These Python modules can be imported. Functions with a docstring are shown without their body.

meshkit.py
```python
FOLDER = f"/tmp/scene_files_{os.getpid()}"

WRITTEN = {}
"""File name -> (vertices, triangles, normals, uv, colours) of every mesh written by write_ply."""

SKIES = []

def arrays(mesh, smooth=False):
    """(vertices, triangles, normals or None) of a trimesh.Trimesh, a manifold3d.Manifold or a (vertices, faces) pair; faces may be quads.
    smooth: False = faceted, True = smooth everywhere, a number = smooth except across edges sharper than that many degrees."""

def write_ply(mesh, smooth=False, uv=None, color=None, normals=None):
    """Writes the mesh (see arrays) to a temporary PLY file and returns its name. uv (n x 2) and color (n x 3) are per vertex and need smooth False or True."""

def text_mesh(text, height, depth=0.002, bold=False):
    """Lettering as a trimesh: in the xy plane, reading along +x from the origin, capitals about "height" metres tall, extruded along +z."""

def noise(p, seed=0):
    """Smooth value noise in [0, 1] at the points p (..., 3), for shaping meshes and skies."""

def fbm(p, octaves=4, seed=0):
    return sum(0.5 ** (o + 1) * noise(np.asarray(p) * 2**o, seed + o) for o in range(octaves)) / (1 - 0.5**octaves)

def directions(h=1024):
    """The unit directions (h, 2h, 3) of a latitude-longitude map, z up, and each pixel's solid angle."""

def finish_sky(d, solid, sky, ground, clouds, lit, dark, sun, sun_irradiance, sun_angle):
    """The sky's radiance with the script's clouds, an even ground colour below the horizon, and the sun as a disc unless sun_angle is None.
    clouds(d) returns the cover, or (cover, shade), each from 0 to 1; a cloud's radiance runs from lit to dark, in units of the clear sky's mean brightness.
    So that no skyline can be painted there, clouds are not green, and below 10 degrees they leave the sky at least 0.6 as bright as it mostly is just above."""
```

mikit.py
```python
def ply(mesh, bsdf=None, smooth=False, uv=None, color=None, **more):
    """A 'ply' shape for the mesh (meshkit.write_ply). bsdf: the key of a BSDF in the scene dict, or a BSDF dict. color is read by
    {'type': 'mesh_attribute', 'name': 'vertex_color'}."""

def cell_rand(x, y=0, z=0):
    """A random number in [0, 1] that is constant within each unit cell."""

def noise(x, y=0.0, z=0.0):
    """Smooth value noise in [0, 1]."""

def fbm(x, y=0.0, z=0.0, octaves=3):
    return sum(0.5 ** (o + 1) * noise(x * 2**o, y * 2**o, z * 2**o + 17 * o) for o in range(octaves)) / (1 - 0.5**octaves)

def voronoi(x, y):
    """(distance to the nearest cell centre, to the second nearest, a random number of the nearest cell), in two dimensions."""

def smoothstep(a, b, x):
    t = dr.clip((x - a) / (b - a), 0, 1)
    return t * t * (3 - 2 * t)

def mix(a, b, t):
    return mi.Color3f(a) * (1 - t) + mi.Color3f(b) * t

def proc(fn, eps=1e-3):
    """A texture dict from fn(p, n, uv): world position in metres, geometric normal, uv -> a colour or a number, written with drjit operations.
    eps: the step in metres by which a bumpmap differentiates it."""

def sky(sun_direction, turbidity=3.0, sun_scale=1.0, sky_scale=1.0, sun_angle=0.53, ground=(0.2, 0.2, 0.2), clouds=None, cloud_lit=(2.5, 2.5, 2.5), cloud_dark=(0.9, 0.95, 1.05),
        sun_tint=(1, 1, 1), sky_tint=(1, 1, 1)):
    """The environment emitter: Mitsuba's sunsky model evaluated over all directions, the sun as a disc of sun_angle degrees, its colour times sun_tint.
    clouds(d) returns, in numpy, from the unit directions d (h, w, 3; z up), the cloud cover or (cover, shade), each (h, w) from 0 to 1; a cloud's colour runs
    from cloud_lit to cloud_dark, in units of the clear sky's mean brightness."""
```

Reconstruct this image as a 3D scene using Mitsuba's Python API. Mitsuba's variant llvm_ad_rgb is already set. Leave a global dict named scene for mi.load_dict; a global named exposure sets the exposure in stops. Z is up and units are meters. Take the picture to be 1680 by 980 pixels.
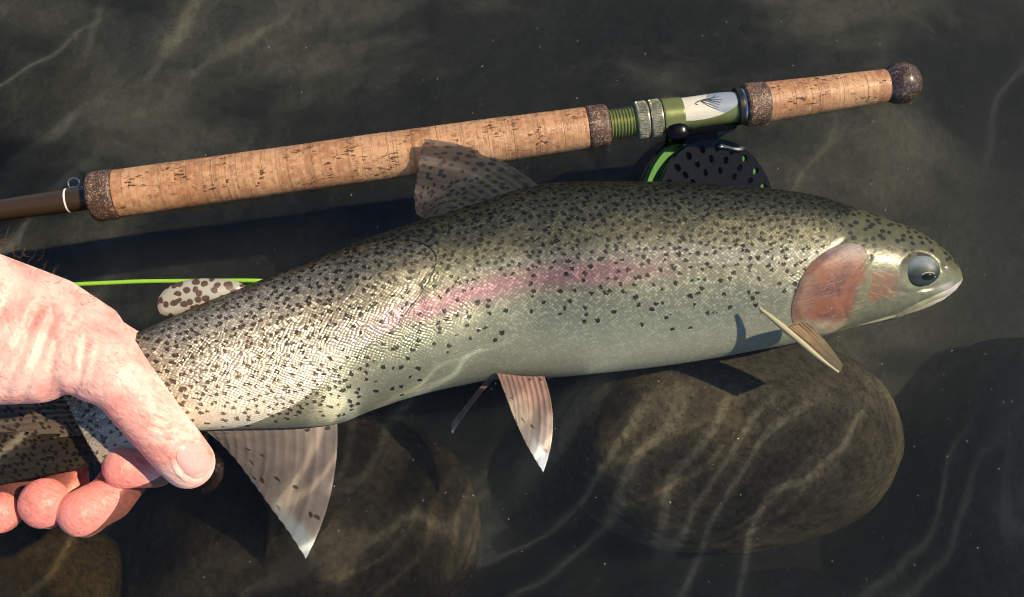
import math, random
import numpy as np, trimesh, shapely
import manifold3d as m3
import drjit as dr
import mitsuba as mi
import mikit, meshkit
from mikit import noise, fbm, voronoi, cell_rand, smoothstep, mix
from scipy.interpolate import PchipInterpolator
from scipy.spatial import cKDTree
from shapely.geometry import Point, Polygon
from shapely import affinity
T = mi.ScalarTransform4f
rng = np.random.default_rng(7)
random.seed(7)

# ------------------------------------------------------------------ camera, light, exposure
PITCH = math.radians(70.0)           # how far the camera looks down
DIST = 0.5576                        # from the lens to the fish, metres
FWD = np.array([0, math.cos(PITCH), -math.sin(PITCH)])
UP = np.array([0, math.sin(PITCH), math.cos(PITCH)])
RIGHT = np.array([1.0, 0, 0])
MID = np.array([0, 0, -0.026])       # the water surface is z = 0
CAM = MID - FWD * DIST
scene, labels = {}, {}
scene['camera'] = {'type': 'perspective', 'fov': 50.0, 'fov_axis': 'x', 'near_clip': 0.02, 'far_clip': 100.0,
                   'to_world': T().look_at(origin=CAM.tolist(), target=MID.tolist(), up=UP.tolist())}
scene['sky_light'] = mikit.sky((0.63, -0.02, 0.775), turbidity=3, sun_scale=1.0, sky_scale=0.8, sun_angle=0.9, sun_tint=(1.0, 0.96, 0.91))
exposure = 2.15

# ------------------------------------------------------------------ helpers
S = 0.52 / 1680                      # metres per unit of the drawing plane through the fish


def at(x, y, w=0.0, dw=0.0):
    """A point at distance w in front of the fish's plane, laid out in drawing units; dw = more towards the viewer."""
    x, y, w = np.broadcast_arrays(np.asarray(x, float), np.asarray(y, float), np.asarray(w, float))
    k = (DIST - w) / DIST
    return MID + ((x - 840) * S * k)[..., None] * RIGHT + ((490 - y) * S * k)[..., None] * UP - (w + dw)[..., None] * FWD


def kk(w):
    return S * (DIST - w) / DIST


def water_w(x, y, z=0.0):
    Y = (490 - np.asarray(y, float)) * S
    return (z - MID[2] - UP[2] * Y) / (-FWD[2] - UP[2] * Y / DIST)


def add(key, mesh, bsdf, smooth=True, uv=None, label=None, cat=None, group=None, kind=None, **more):
    scene[key] = mikit.ply(mesh, bsdf, smooth=smooth, uv=uv, **more)
    tag(key, label, cat, group, kind)
    return key


def tag(key, label=None, cat=None, group=None, kind=None):
    d = {k: v for k, v in (('label', label), ('category', cat), ('group', group), ('kind', kind)) if v}
    if d:
        labels[key] = d


def numbered(key):
    if key not in scene:
        return key
    n = 1
    while f'{key}_{n:03d}' in scene:
        n += 1
    return f'{key}_{n:03d}'


def grid_faces(n, m, close_m=False):
    i, j = np.meshgrid(np.arange(n - 1), np.arange(m if close_m else m - 1), indexing='ij')
    j2 = (j + 1) % m
    a, b, c, d = i * m + j, (i + 1) * m + j, (i + 1) * m + j2, i * m + j2
    return np.stack([a, b, c, d], -1).reshape(-1, 4)


def sheet(P, flip=False, close=False):
    n, m = P.shape[:2]
    f = grid_faces(n, m, close)
    f = np.vstack([f[:, [0, 1, 2]], f[:, [0, 2, 3]]])
    return trimesh.Trimesh(P.reshape(-1, 3), f[:, ::-1] if flip else f, process=False)


def outward(mesh):
    if mesh.volume < 0:
        mesh.invert()
    return mesh


def tube(points, radii, sides=8, cap=True):
    p = np.asarray(points, float)
    r = np.broadcast_to(np.asarray(radii, float), (len(p),))
    t = np.gradient(p, axis=0)
    t /= np.linalg.norm(t, axis=1, keepdims=True) + 1e-12
    ref = np.array([0.13, 0.31, 0.94])
    a = np.cross(t, ref); a /= np.linalg.norm(a, axis=1, keepdims=True) + 1e-12
    b = np.cross(t, a)
    ang = np.arange(sides) * 2 * np.pi / sides
    v = p[:, None] + r[:, None, None] * (np.cos(ang)[None, :, None] * a[:, None] + np.sin(ang)[None, :, None] * b[:, None])
    mesh = sheet(v, close=True)
    vs, fs = np.array(mesh.vertices), np.array(mesh.faces)
    if cap:
        n = len(vs)
        vs = np.vstack([vs, p[:1], p[-1:]])
        k = np.arange(sides)
        fs = np.vstack([fs, np.stack([k, (k + 1) % sides, np.full(sides, n)], 1),
                        np.stack([(k + 1) % sides + (len(p) - 1) * sides, k + (len(p) - 1) * sides, np.full(sides, n + 1)], 1)])
    return outward(trimesh.Trimesh(vs, fs, process=False))


def join(parts):
    return trimesh.util.concatenate(parts)


def curve(pts, n=40):
    p = np.asarray(pts, float)
    d = np.concatenate([[0], np.cumsum(np.linalg.norm(np.diff(p, axis=0), axis=1))])
    return PchipInterpolator(d, p)(np.linspace(0, d[-1], n))


def tab(x, xs, ys):
    r = mi.Float(float(ys[0]))
    for i in range(len(xs) - 1):
        r = r + float(ys[i + 1] - ys[i]) * dr.clip((x - float(xs[i])) / float(xs[i + 1] - xs[i]), 0, 1)
    return r


def bump(inner, fn, scale, eps):
    return {'type': 'bumpmap', 'arbitrary': mikit.proc(fn, eps), 'scale': scale, 'bsdf': inner}


def two(b):
    return {'type': 'twosided', 'bsdf': b}


# ------------------------------------------------------------------ materials
def rgb(*c):
    return {'type': 'rgb', 'value': list(c)}


def stone_fn(dark, light, freq, fleck):
    def fn(p, n, uv):
        a = fbm(p.x * freq, p.y * freq, p.z * freq, 4)
        b = fbm(p.x * 330, p.y * 330, p.z * 330, 2)
        c = noise(p.x * 1500, p.y * 1500, p.z * 1500)
        col = mix(dark, light, smoothstep(0.32, 0.72, a))
        col = col * (0.45 + 1.1 * b)
        return col * (1 + fleck * smoothstep(0.78, 0.95, c) - 0.45 * smoothstep(0.5, 0.1, c))
    return fn


def stone_bump(p, n, uv):
    return fbm(p.x * 160, p.y * 160, p.z * 160, 4)


def bed_color(p, n, uv):
    # silt on slate: paler drifts of silt, darker bare rock, drawn out by the current
    q = fbm(p.x * 5 + 3.1, p.y * 5, 0.0, 3)
    x, y = p.x + 0.05 * q, p.y + 0.07 * fbm(p.x * 6, p.y * 6 + 9, 3.0, 3)
    a = fbm(x * 9 + 7, y * 20, 0.0, 5)
    c = fbm(p.x * 40, p.y * 60, 2.0, 3)
    f = noise(p.x * 900, p.y * 900, p.z * 900)
    silt = smoothstep(0.40, 0.72, a)
    col = mix((0.017, 0.020, 0.021), (0.130, 0.130, 0.112), silt * (0.55 + 0.6 * c))
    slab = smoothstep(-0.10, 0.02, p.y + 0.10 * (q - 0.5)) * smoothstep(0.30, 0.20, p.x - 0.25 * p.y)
    col = mix((0.009, 0.011, 0.014), col, slab * 0.85 + 0.15)   # past the slab the dimness of deep water is put into the colour
    return col * (0.7 + 0.6 * fbm(p.x * 260, p.y * 260, p.z * 260, 3)) * (0.8 + 0.4 * f)


def bed_bump(p, n, uv):
    return fbm(p.x * 70, p.y * 70, p.z * 70, 5)


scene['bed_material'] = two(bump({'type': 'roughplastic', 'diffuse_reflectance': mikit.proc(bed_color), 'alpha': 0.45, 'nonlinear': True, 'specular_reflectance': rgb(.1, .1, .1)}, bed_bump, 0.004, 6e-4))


def stone(key, dark, light, freq=26, fleck=0.8, relief=0.0012):
    scene[key] = two(bump({'type': 'diffuse', 'reflectance': mikit.proc(stone_fn(dark, light, freq, fleck))}, stone_bump, relief, 4e-4))


stone('boulder_stone', (0.050, 0.045, 0.036), (0.115, 0.099, 0.068))
stone('brown_stone', (0.013, 0.011, 0.009), (0.034, 0.028, 0.020))
stone('ochre_stone', (0.018, 0.015, 0.007), (0.085, 0.054, 0.021))
stone('slate_stone', (0.0035, 0.005, 0.007), (0.010, 0.013, 0.017))


def painted_caustics(p, n, uv):
    # caustics painted into the sheet: it passes more light in wandering lines, less between
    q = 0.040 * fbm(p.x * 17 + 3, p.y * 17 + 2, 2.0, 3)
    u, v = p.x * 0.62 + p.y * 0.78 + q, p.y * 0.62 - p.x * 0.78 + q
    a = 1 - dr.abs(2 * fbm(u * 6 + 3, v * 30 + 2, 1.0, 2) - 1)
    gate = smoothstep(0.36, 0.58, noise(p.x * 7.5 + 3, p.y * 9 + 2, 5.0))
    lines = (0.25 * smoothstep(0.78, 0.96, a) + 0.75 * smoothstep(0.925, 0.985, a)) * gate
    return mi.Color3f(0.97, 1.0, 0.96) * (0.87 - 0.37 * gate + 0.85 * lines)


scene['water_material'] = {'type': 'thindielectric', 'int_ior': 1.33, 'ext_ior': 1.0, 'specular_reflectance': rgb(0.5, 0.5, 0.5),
                           'specular_transmittance': mikit.proc(painted_caustics)}


def plain(key, c, rough=0.4, metal=0.0, spec=0.5, **more):
    scene[key] = two({'type': 'principled', 'base_color': rgb(*c), 'roughness': rough, 'metallic': metal, 'specular': spec, **more})


def cork_color(p, n, uv):
    # uv: millimetres along the grip, millimetres round it
    u, v = uv.x, uv.y
    ring = dr.floor(u / 12.7)
    tone = cell_rand(ring, 5, 1)
    a = fbm(u * 0.5, v * 0.5 + ring * 7, 1.0, 4)
    col = mix((0.31, 0.155, 0.072), (0.46, 0.275, 0.148), smoothstep(0.15, 0.85, a + 0.35 * (tone - 0.5)))
    line = noise(u * 3.6 + 0.7 * noise(u * 0.2, v * 0.35), ring * 3.0, 0.0)
    col = col * (1 - 0.30 * smoothstep(0.62, 0.9, line))
    # lenticels: dark dashes lying along the grip
    d = fbm(u * 0.42 + 3, v * 1.5 + ring * 11, ring, 3)
    gate = smoothstep(0.50, 0.66, noise(u * 0.09 + 5, v * 0.13, ring * 2.0))
    pit = smoothstep(0.63, 0.70, d) * gate
    fine = smoothstep(0.70, 0.8, noise(u * 2.2, v * 3.4, 3.0)) * smoothstep(0.45, 0.7, noise(u * 0.3, v * 0.3, 9.0))
    return mix(col, (0.055, 0.024, 0.012), dr.clip(pit * 0.92 + fine * 0.55, 0, 1))


def cork_bump(p, n, uv):
    u, v = uv.x, uv.y
    ring = dr.floor(u / 12.7)
    d = fbm(u * 0.42 + 3, v * 1.5 + ring * 11, ring, 3)
    gate = smoothstep(0.50, 0.66, noise(u * 0.09 + 5, v * 0.13, ring * 2.0))
    return 0.12 * noise(u * 3.6, 1.0, 0.0) - 0.45 * smoothstep(0.62, 0.70, d) * gate + 0.18 * fbm(u * 2, v * 2, 1.0, 2)


def composite_color(p, n, uv):
    a = noise(uv.x * 1.9, uv.y * 1.9, 4.0)
    b = noise(uv.x * 3.7, uv.y * 3.7, 1.0)
    col = mix((0.055, 0.032, 0.022), (0.30, 0.20, 0.13), smoothstep(0.52, 0.8, 0.6 * a + 0.4 * b))
    return col * (0.6 + 0.8 * noise(uv.x * 0.35, uv.y * 0.35, 7.0))


def composite_bump(p, n, uv):
    return 0.25 * noise(uv.x * 2.5, uv.y * 2.5, 4.0)


def wet(c, rough=0.42, **more):
    return {'type': 'principled', 'base_color': c, 'roughness': rough, 'specular': 0.4, **more}


scene['cork'] = two(bump(wet(mikit.proc(cork_color), 0.42, clearcoat=0.25, clearcoat_gloss=0.6), cork_bump, 0.0009, 1.2e-4))
scene['composite_cork'] = two(bump(wet(mikit.proc(composite_color), 0.36, clearcoat=0.3), composite_bump, 0.0008, 1.2e-4))


def steel_wear(p, n, uv):
    return mix((0.13, 0.16, 0.05), (0.20, 0.23, 0.09), fbm(p.x * 220, p.y * 220, p.z * 220, 3))


def knob_color(p, n, uv):
    return composite_color(p, n, uv) * 0.55


scene['varnished_cork'] = two({'type': 'principled', 'base_color': mikit.proc(knob_color), 'roughness': 0.22, 'specular': 0.5, 'clearcoat': 1.0, 'clearcoat_gloss': 0.95})
scene['green_metal'] = two({'type': 'principled', 'base_color': mikit.proc(steel_wear), 'roughness': 0.3, 'metallic': 0.45, 'specular': 0.6})


def brass_wear(p, n, uv):
    return mix((0.16, 0.17, 0.08), (0.62, 0.60, 0.46), fbm(p.x * 900, p.y * 900, p.z * 900, 2))


scene['knurled_metal'] = two({'type': 'principled', 'base_color': mikit.proc(brass_wear), 'roughness': 0.28, 'metallic': 0.75})
plain('black_metal', (0.0015, 0.0018, 0.004), 0.25, 0.0, 0.2)
plain('black_rubber', (0.010, 0.010, 0.010), 0.35)
plain('lime_metal', (0.06, 0.20, 0.025), 0.35, 0.3)
plain('chrome', (0.55, 0.55, 0.52), 0.15, 1.0)
plain('blank_varnish', (0.030, 0.018, 0.008), 0.22, 0.0, 0.5, clearcoat=0.6)
plain('cream_print', (0.50, 0.50, 0.42), 0.35, clearcoat=0.4)
plain('grey_print', (0.20, 0.25, 0.31), 0.35, clearcoat=0.4)
plain('ink', (0.035, 0.045, 0.060), 0.5)
plain('white_thread', (0.7, 0.68, 0.6), 0.5)
plain('line_coating', (0.22, 0.46, 0.045), 0.35)

# ------------------------------------------------------------------ the setting: river bed, water, stones
def graded(lo, hi, step, reach, n):
    mid = np.arange(lo, hi + step / 2, step)
    g = np.geomspace(step, reach, n)
    return np.concatenate([(lo - np.cumsum(g))[::-1], mid, hi + np.cumsum(g)])


def bed_height(x, y):
    p = np.stack([x, y, x * 0], -1)
    deep = 1 / (1 + np.exp(-(-(y + 0.045) * 26)))                      # the slab ends under the fish
    deep = np.clip(deep + 0.75 / (1 + np.exp(-(x - 0.235 - 0.25 * y) * 45)), 0, 1)
    base = -0.100 - 0.085 * deep
    return base + 0.026 * (meshkit.fbm(p * 7, 3, 3) - 0.5) + 0.005 * (meshkit.fbm(p * 30 + 5, 3, 8) - 0.5)


gx, gy = graded(-0.42, 0.42, 0.004, 2.2, 26), graded(-0.36, 0.42, 0.004, 2.2, 26)
X, Y = np.meshgrid(gx, gy, indexing='ij')
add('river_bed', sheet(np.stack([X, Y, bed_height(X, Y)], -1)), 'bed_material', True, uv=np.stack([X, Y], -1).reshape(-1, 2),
    label='silty slate river bed under the clear water, pale drifts above and hollows below with deep-water dimness painted in', cat='river bed', kind='structure')


def boulder(key, x, y, w, rx, ry, rz, bsdf, label, seed, spin=0.0, rough=0.07, group=None):
    m = trimesh.creation.icosphere(subdivisions=6)
    v = np.array(m.vertices)
    sq = np.sign(v) * np.abs(v) ** 0.86
    v = sq / np.linalg.norm(sq, axis=1, keepdims=True) ** 0.5
    f = 1 + rough * 2.2 * (meshkit.fbm(v * 1.3 + seed, 3, seed) - 0.5) + rough * 0.7 * (meshkit.fbm(v * 5 + seed, 4, seed + 1) - 0.5)
    v = v * f[:, None] * np.array([rx, ry, rz])
    c, s = math.cos(spin), math.sin(spin)
    v = v @ np.array([[c, s, 0], [-s, c, 0], [0, 0, 1]])
    m = trimesh.Trimesh(v + at(x, y, w), m.faces, process=False)
    add(key, m, bsdf, True, uv=v[:, :2], label=label, cat='boulder', group=group)


boulder('boulder', 1195, 728, -0.075, 0.098, 0.061, 0.066, 'boulder_stone', 'big smooth rounded grey-brown boulder under water below the belly and head of the fish', 4, 0.05, 0.035)
boulder('boulder_001', 500, 905, -0.085, 0.104, 0.080, 0.062, 'brown_stone', 'dark brown submerged boulder below the hanging anal fin', 11, 0.3, 0.08)
boulder('boulder_002', 55, 975, -0.06, 0.050, 0.042, 0.040, 'ochre_stone', 'small ochre-stained stone in the bottom left corner below the fingertips', 17, 0.2, 0.1)
boulder('boulder_003', 1640, 830, -0.10, 0.060, 0.105, 0.060, 'slate_stone', 'nearly black slate boulder in deep water at the right edge', 23, -0.2, 0.08)
boulder('boulder_004', 1190, 1000, -0.12, 0.10, 0.030, 0.036, 'slate_stone', 'dark stone just below the big boulder at the bottom edge', 31, 0.0, 0.1)

# ------------------------------------------------------------------ the trout
ST = np.array([  # back x, y; belly x, y; distance towards the viewer; half thickness
    (95, 622, 172, 768, .0575, .0045), (130, 604, 212, 752, .056, .0065), (175, 576, 266, 735, .0545, .0095), (225, 546, 325, 707, .0505, .012), (290, 517, 400, 704, .044, .015),
    (350, 491, 470, 702, .0355, .0185), (420, 463, 545, 697, .026, .022), (500, 432, 612, 673, .017, .024), (590, 396, 682, 650, .0085, .026), (680, 365, 750, 634, -.001, .0272),
    (770, 335, 820, 622, -.0090, .028), (870, 303, 900, 620, -.0128, .0285), (980, 298, 990, 612, -.0125, .0285), (1090, 299, 1085, 601, -.0135, .0285), (1190, 304, 1170, 588, -.0138, .028),
    (1270, 311, 1245, 574, -.0138, .0272), (1330, 320, 1305, 563, -.014, .0258), (1390, 338, 1365, 547, -.0145, .0240), (1450, 358, 1430, 529, -.015, .0218), (1505, 380, 1490, 514, -.0155, .0182),
    (1540, 403, 1531, 499, -.0155, .0142), (1562, 426, 1556, 483, -.0155, .0092), (1574, 443, 1569, 471, -.0155, .005), (1577, 453, 1575, 461, -.0155, .0015)], float)
mid = (ST[:, 0:2] + ST[:, 2:4]) / 2
par = np.concatenate([[0], np.cumsum(np.linalg.norm(np.diff(mid, axis=0), axis=1))])
NS, NG = 640, 208
ss = np.linspace(0, par[-1], NS)
Q = PchipInterpolator(par, ST)(ss)
th = np.linspace(0, 2 * np.pi, NG, endpoint=False)
hh, ww = np.cos(th), np.sign(np.sin(th)) * np.abs(np.sin(th)) ** 0.88
BX = Q[:, 2:3] + (Q[:, 0:1] - Q[:, 2:3]) * (1 + hh) / 2
BY = Q[:, 3:4] + (Q[:, 1:2] - Q[:, 3:4]) * (1 + hh) / 2
side = np.sin(th)[None, :] * np.ones((NS, 1))


def seg_dist(x, y, pts):
    """Distance to a polyline and the side of it, in drawing units."""
    best, sgn = np.full(np.shape(x), 1e9), np.zeros(np.shape(x))
    for (ax, ay), (bx, by) in zip(pts[:-1], pts[1:]):
        dx, dy = bx - ax, by - ay
        t = np.clip(((x - ax) * dx + (y - ay) * dy) / (dx * dx + dy * dy), 0, 1)
        d = np.hypot(x - ax - t * dx, y - ay - t * dy)
        c = dx * (y - ay) - dy * (x - ax)
        sgn = np.where(d < best, np.sign(c), sgn)
        best = np.minimum(best, d)
    return best, sgn


def head_relief(x, y):
    """Height in millimetres of the bones of the head."""
    out = np.zeros(np.shape(x))
    cover = [(1362, 402), (1318, 430), (1290, 465), (1281, 505), (1296, 528), (1340, 548)]      # rear rim of the gill cover
    d, s = seg_dist(x, y, cover)
    inside = 1 / (1 + np.exp(s * d / 2.2))
    near = np.clip((1480 - x) / 120, 0, 1) * np.clip((y - 385) / 50, 0, 1)
    out += 0.9 * (inside - 0) * near - 0.45 * np.exp(-(d / 5) ** 2)
    for pts, depth, width in (([(1404, 425), (1372, 470), (1360, 500), (1378, 530)], 0.45, 3.5),     # preopercle
                              ([(1300, 512), (1350, 528), (1400, 520)], 0.3, 3.5),
                              ([(1571, 466), (1540, 484), (1500, 500), (1450, 522), (1425, 536)], 0.9, 4.0),   # mouth
                              ([(1545, 462), (1515, 472), (1470, 481), (1440, 477)], 0.5, 4.0),     # under the eye
                              ([(1548, 470), (1500, 487), (1450, 512), (1424, 528)], -0.5, 6.0),      # upper jaw bone
                              ([(1556, 490), (1500, 507), (1440, 532), (1380, 545)], -0.45, 6.0)):
        d, s = seg_dist(x, y, pts)
        out -= depth * np.exp(-(d / width) ** 2)
    d = np.hypot((x - 1490) / 1.15, y - 447)
    out -= 1.6 * np.exp(-(d / 27) ** 4)                               # eye socket
    out += 0.35 * np.exp(-((d - 33) / 6) ** 2)
    d = np.hypot(x - 1531, y - 440)
    out -= 1.0 * np.exp(-(d / 5) ** 2)                               # nostril
    return out


RLF = head_relief(BX, BY) * 1e-3 * np.clip(np.abs(side) * 1.6, 0, 1) * np.sign(side) * np.clip((1576 - BX) / 25, 0, 1)
P = at(BX, BY, Q[:, 4:5] * np.ones_like(BX), Q[:, 5:6] * ww[None] + RLF)
# lateral coordinates in millimetres: s along the body, g round it from the middle of the flank, dorsal positive
axis_p = at(*((Q[:, 0:2] + Q[:, 2:4]) / 2).T, Q[:, 4])
s_mm = np.concatenate([[0], np.cumsum(np.linalg.norm(np.diff(axis_p, axis=0), axis=1))]) * 1e3
half = np.linalg.norm(at(Q[:, 0], Q[:, 1], Q[:, 4]) - at(Q[:, 2], Q[:, 3], Q[:, 4]), axis=1) / 2
P0 = np.stack([hh[None] * half[:, None], ww[None] * Q[:, 5:6]], -1)
q4 = NG // 4
seg = np.linalg.norm(np.diff(P0, axis=1, append=P0[:, :1]), axis=2) * 1e3
cum = np.concatenate([np.zeros((NS, 1)), np.cumsum(seg, 1)], 1)
g_front = cum[:, q4:q4 + 1] - cum[:, :NG]
g_back = cum[:, :NG] - cum[:, 3 * q4:3 * q4 + 1]
Gm = np.where(np.arange(NG)[None] <= 2 * q4, g_front, g_back)
UVB = np.stack([s_mm[:, None] * np.ones((1, NG)), Gm], -1)
G1 = cum[:, q4]                                                       # girth from mid flank to the back
front = (np.arange(NG) >= 1) & (np.arange(NG) < 2 * q4)
tree_b = cKDTree(np.stack([BX[:, front], BY[:, front]], -1).reshape(-1, 2))
uv_f = UVB[:, front].reshape(-1, 2)
pf = P[:, front].reshape(-1, 3)


def sg(x, y):
    return uv_f[tree_b.query([x, y])[1]]


def skin_at(x, y, out=0.0):
    """The point of the flank at these drawing coordinates (out metres proud)."""
    return pf[tree_b.query(np.stack([x, y], -1))[1]] - FWD * out


KS = np.linspace(0, NS - 1, 22).astype(int)
KSx, KSg = s_mm[KS], G1[KS]
stripe = np.array([sg(*q) for q in ((470, 600), (600, 548), (700, 508), (800, 478), (900, 458), (1000, 450), (1100, 446), (1200, 448), (1290, 455))])
s_head, g_head = sg(1340, 430)
HD = sg(1330, 470)[0]
g1c, g2c, g3c = sg(1330, 478), sg(1410, 470), sg(1275, 520)
s_neck_lo, s_neck_hi = sg(1285, 540)[0], sg(1368, 360)[0]
s_tail = sg(300, 600)[0]
s_an = sg(560, 560)[0]


JP = np.array([sg(*q) for q in ((1340, 543), (1400, 532), (1450, 517), (1500, 494), (1560, 462))])
jx, jg = JP[:, 0], JP[:, 1]


def head_mask(s, g):
    # the scales end along a slanting line behind the gill cover
    edge = tab(g, [-45, -20, 0, 14, 40], [sg(1290, 545)[0], sg(1290, 520)[0], sg(1300, 440)[0], sg(1345, 392)[0], sg(1400, 345)[0]])
    return smoothstep(-4, 4, s - edge)


def dots(x, y, jitter, seed):
    """Distance to the nearest of one dot per cell, and a random number of that dot."""
    best, which = mi.Float(9), mi.Float(0)
    fx0, fy0 = dr.floor(x), dr.floor(y)
    for a in (-1, 0, 1):
        for b in (-1, 0, 1):
            cx, cy = fx0 + a, fy0 + b
            ox = 0.5 + jitter * (cell_rand(cx, cy, seed) - 0.5) + 0.5 * (cy - 2 * dr.floor(cy / 2)) - 0.25
            oy = 0.5 + jitter * (cell_rand(cx, cy, seed + 1) - 0.5)
            d = dr.sqrt(dr.square(cx + ox - x) + dr.square(cy + oy - y))
            which = dr.select(d < best, cell_rand(cx, cy, seed + 2), which)
            best = dr.minimum(best, d)
    return best, which


def scale_cell(s, g):
    """Place inside one scale (-0.5 to 0.5 along its two edges) and the scale's two numbers."""
    w = 1.3 * (noise(s * 0.22, g * 0.3, 6.0) - 0.5)
    a, b = s / 2.3 + g / 1.9 + w, s / 2.3 - g / 1.9 + w
    ca, cb = dr.floor(a), dr.floor(b)
    return a - ca - 0.5, b - cb - 0.5, ca, cb


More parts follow.
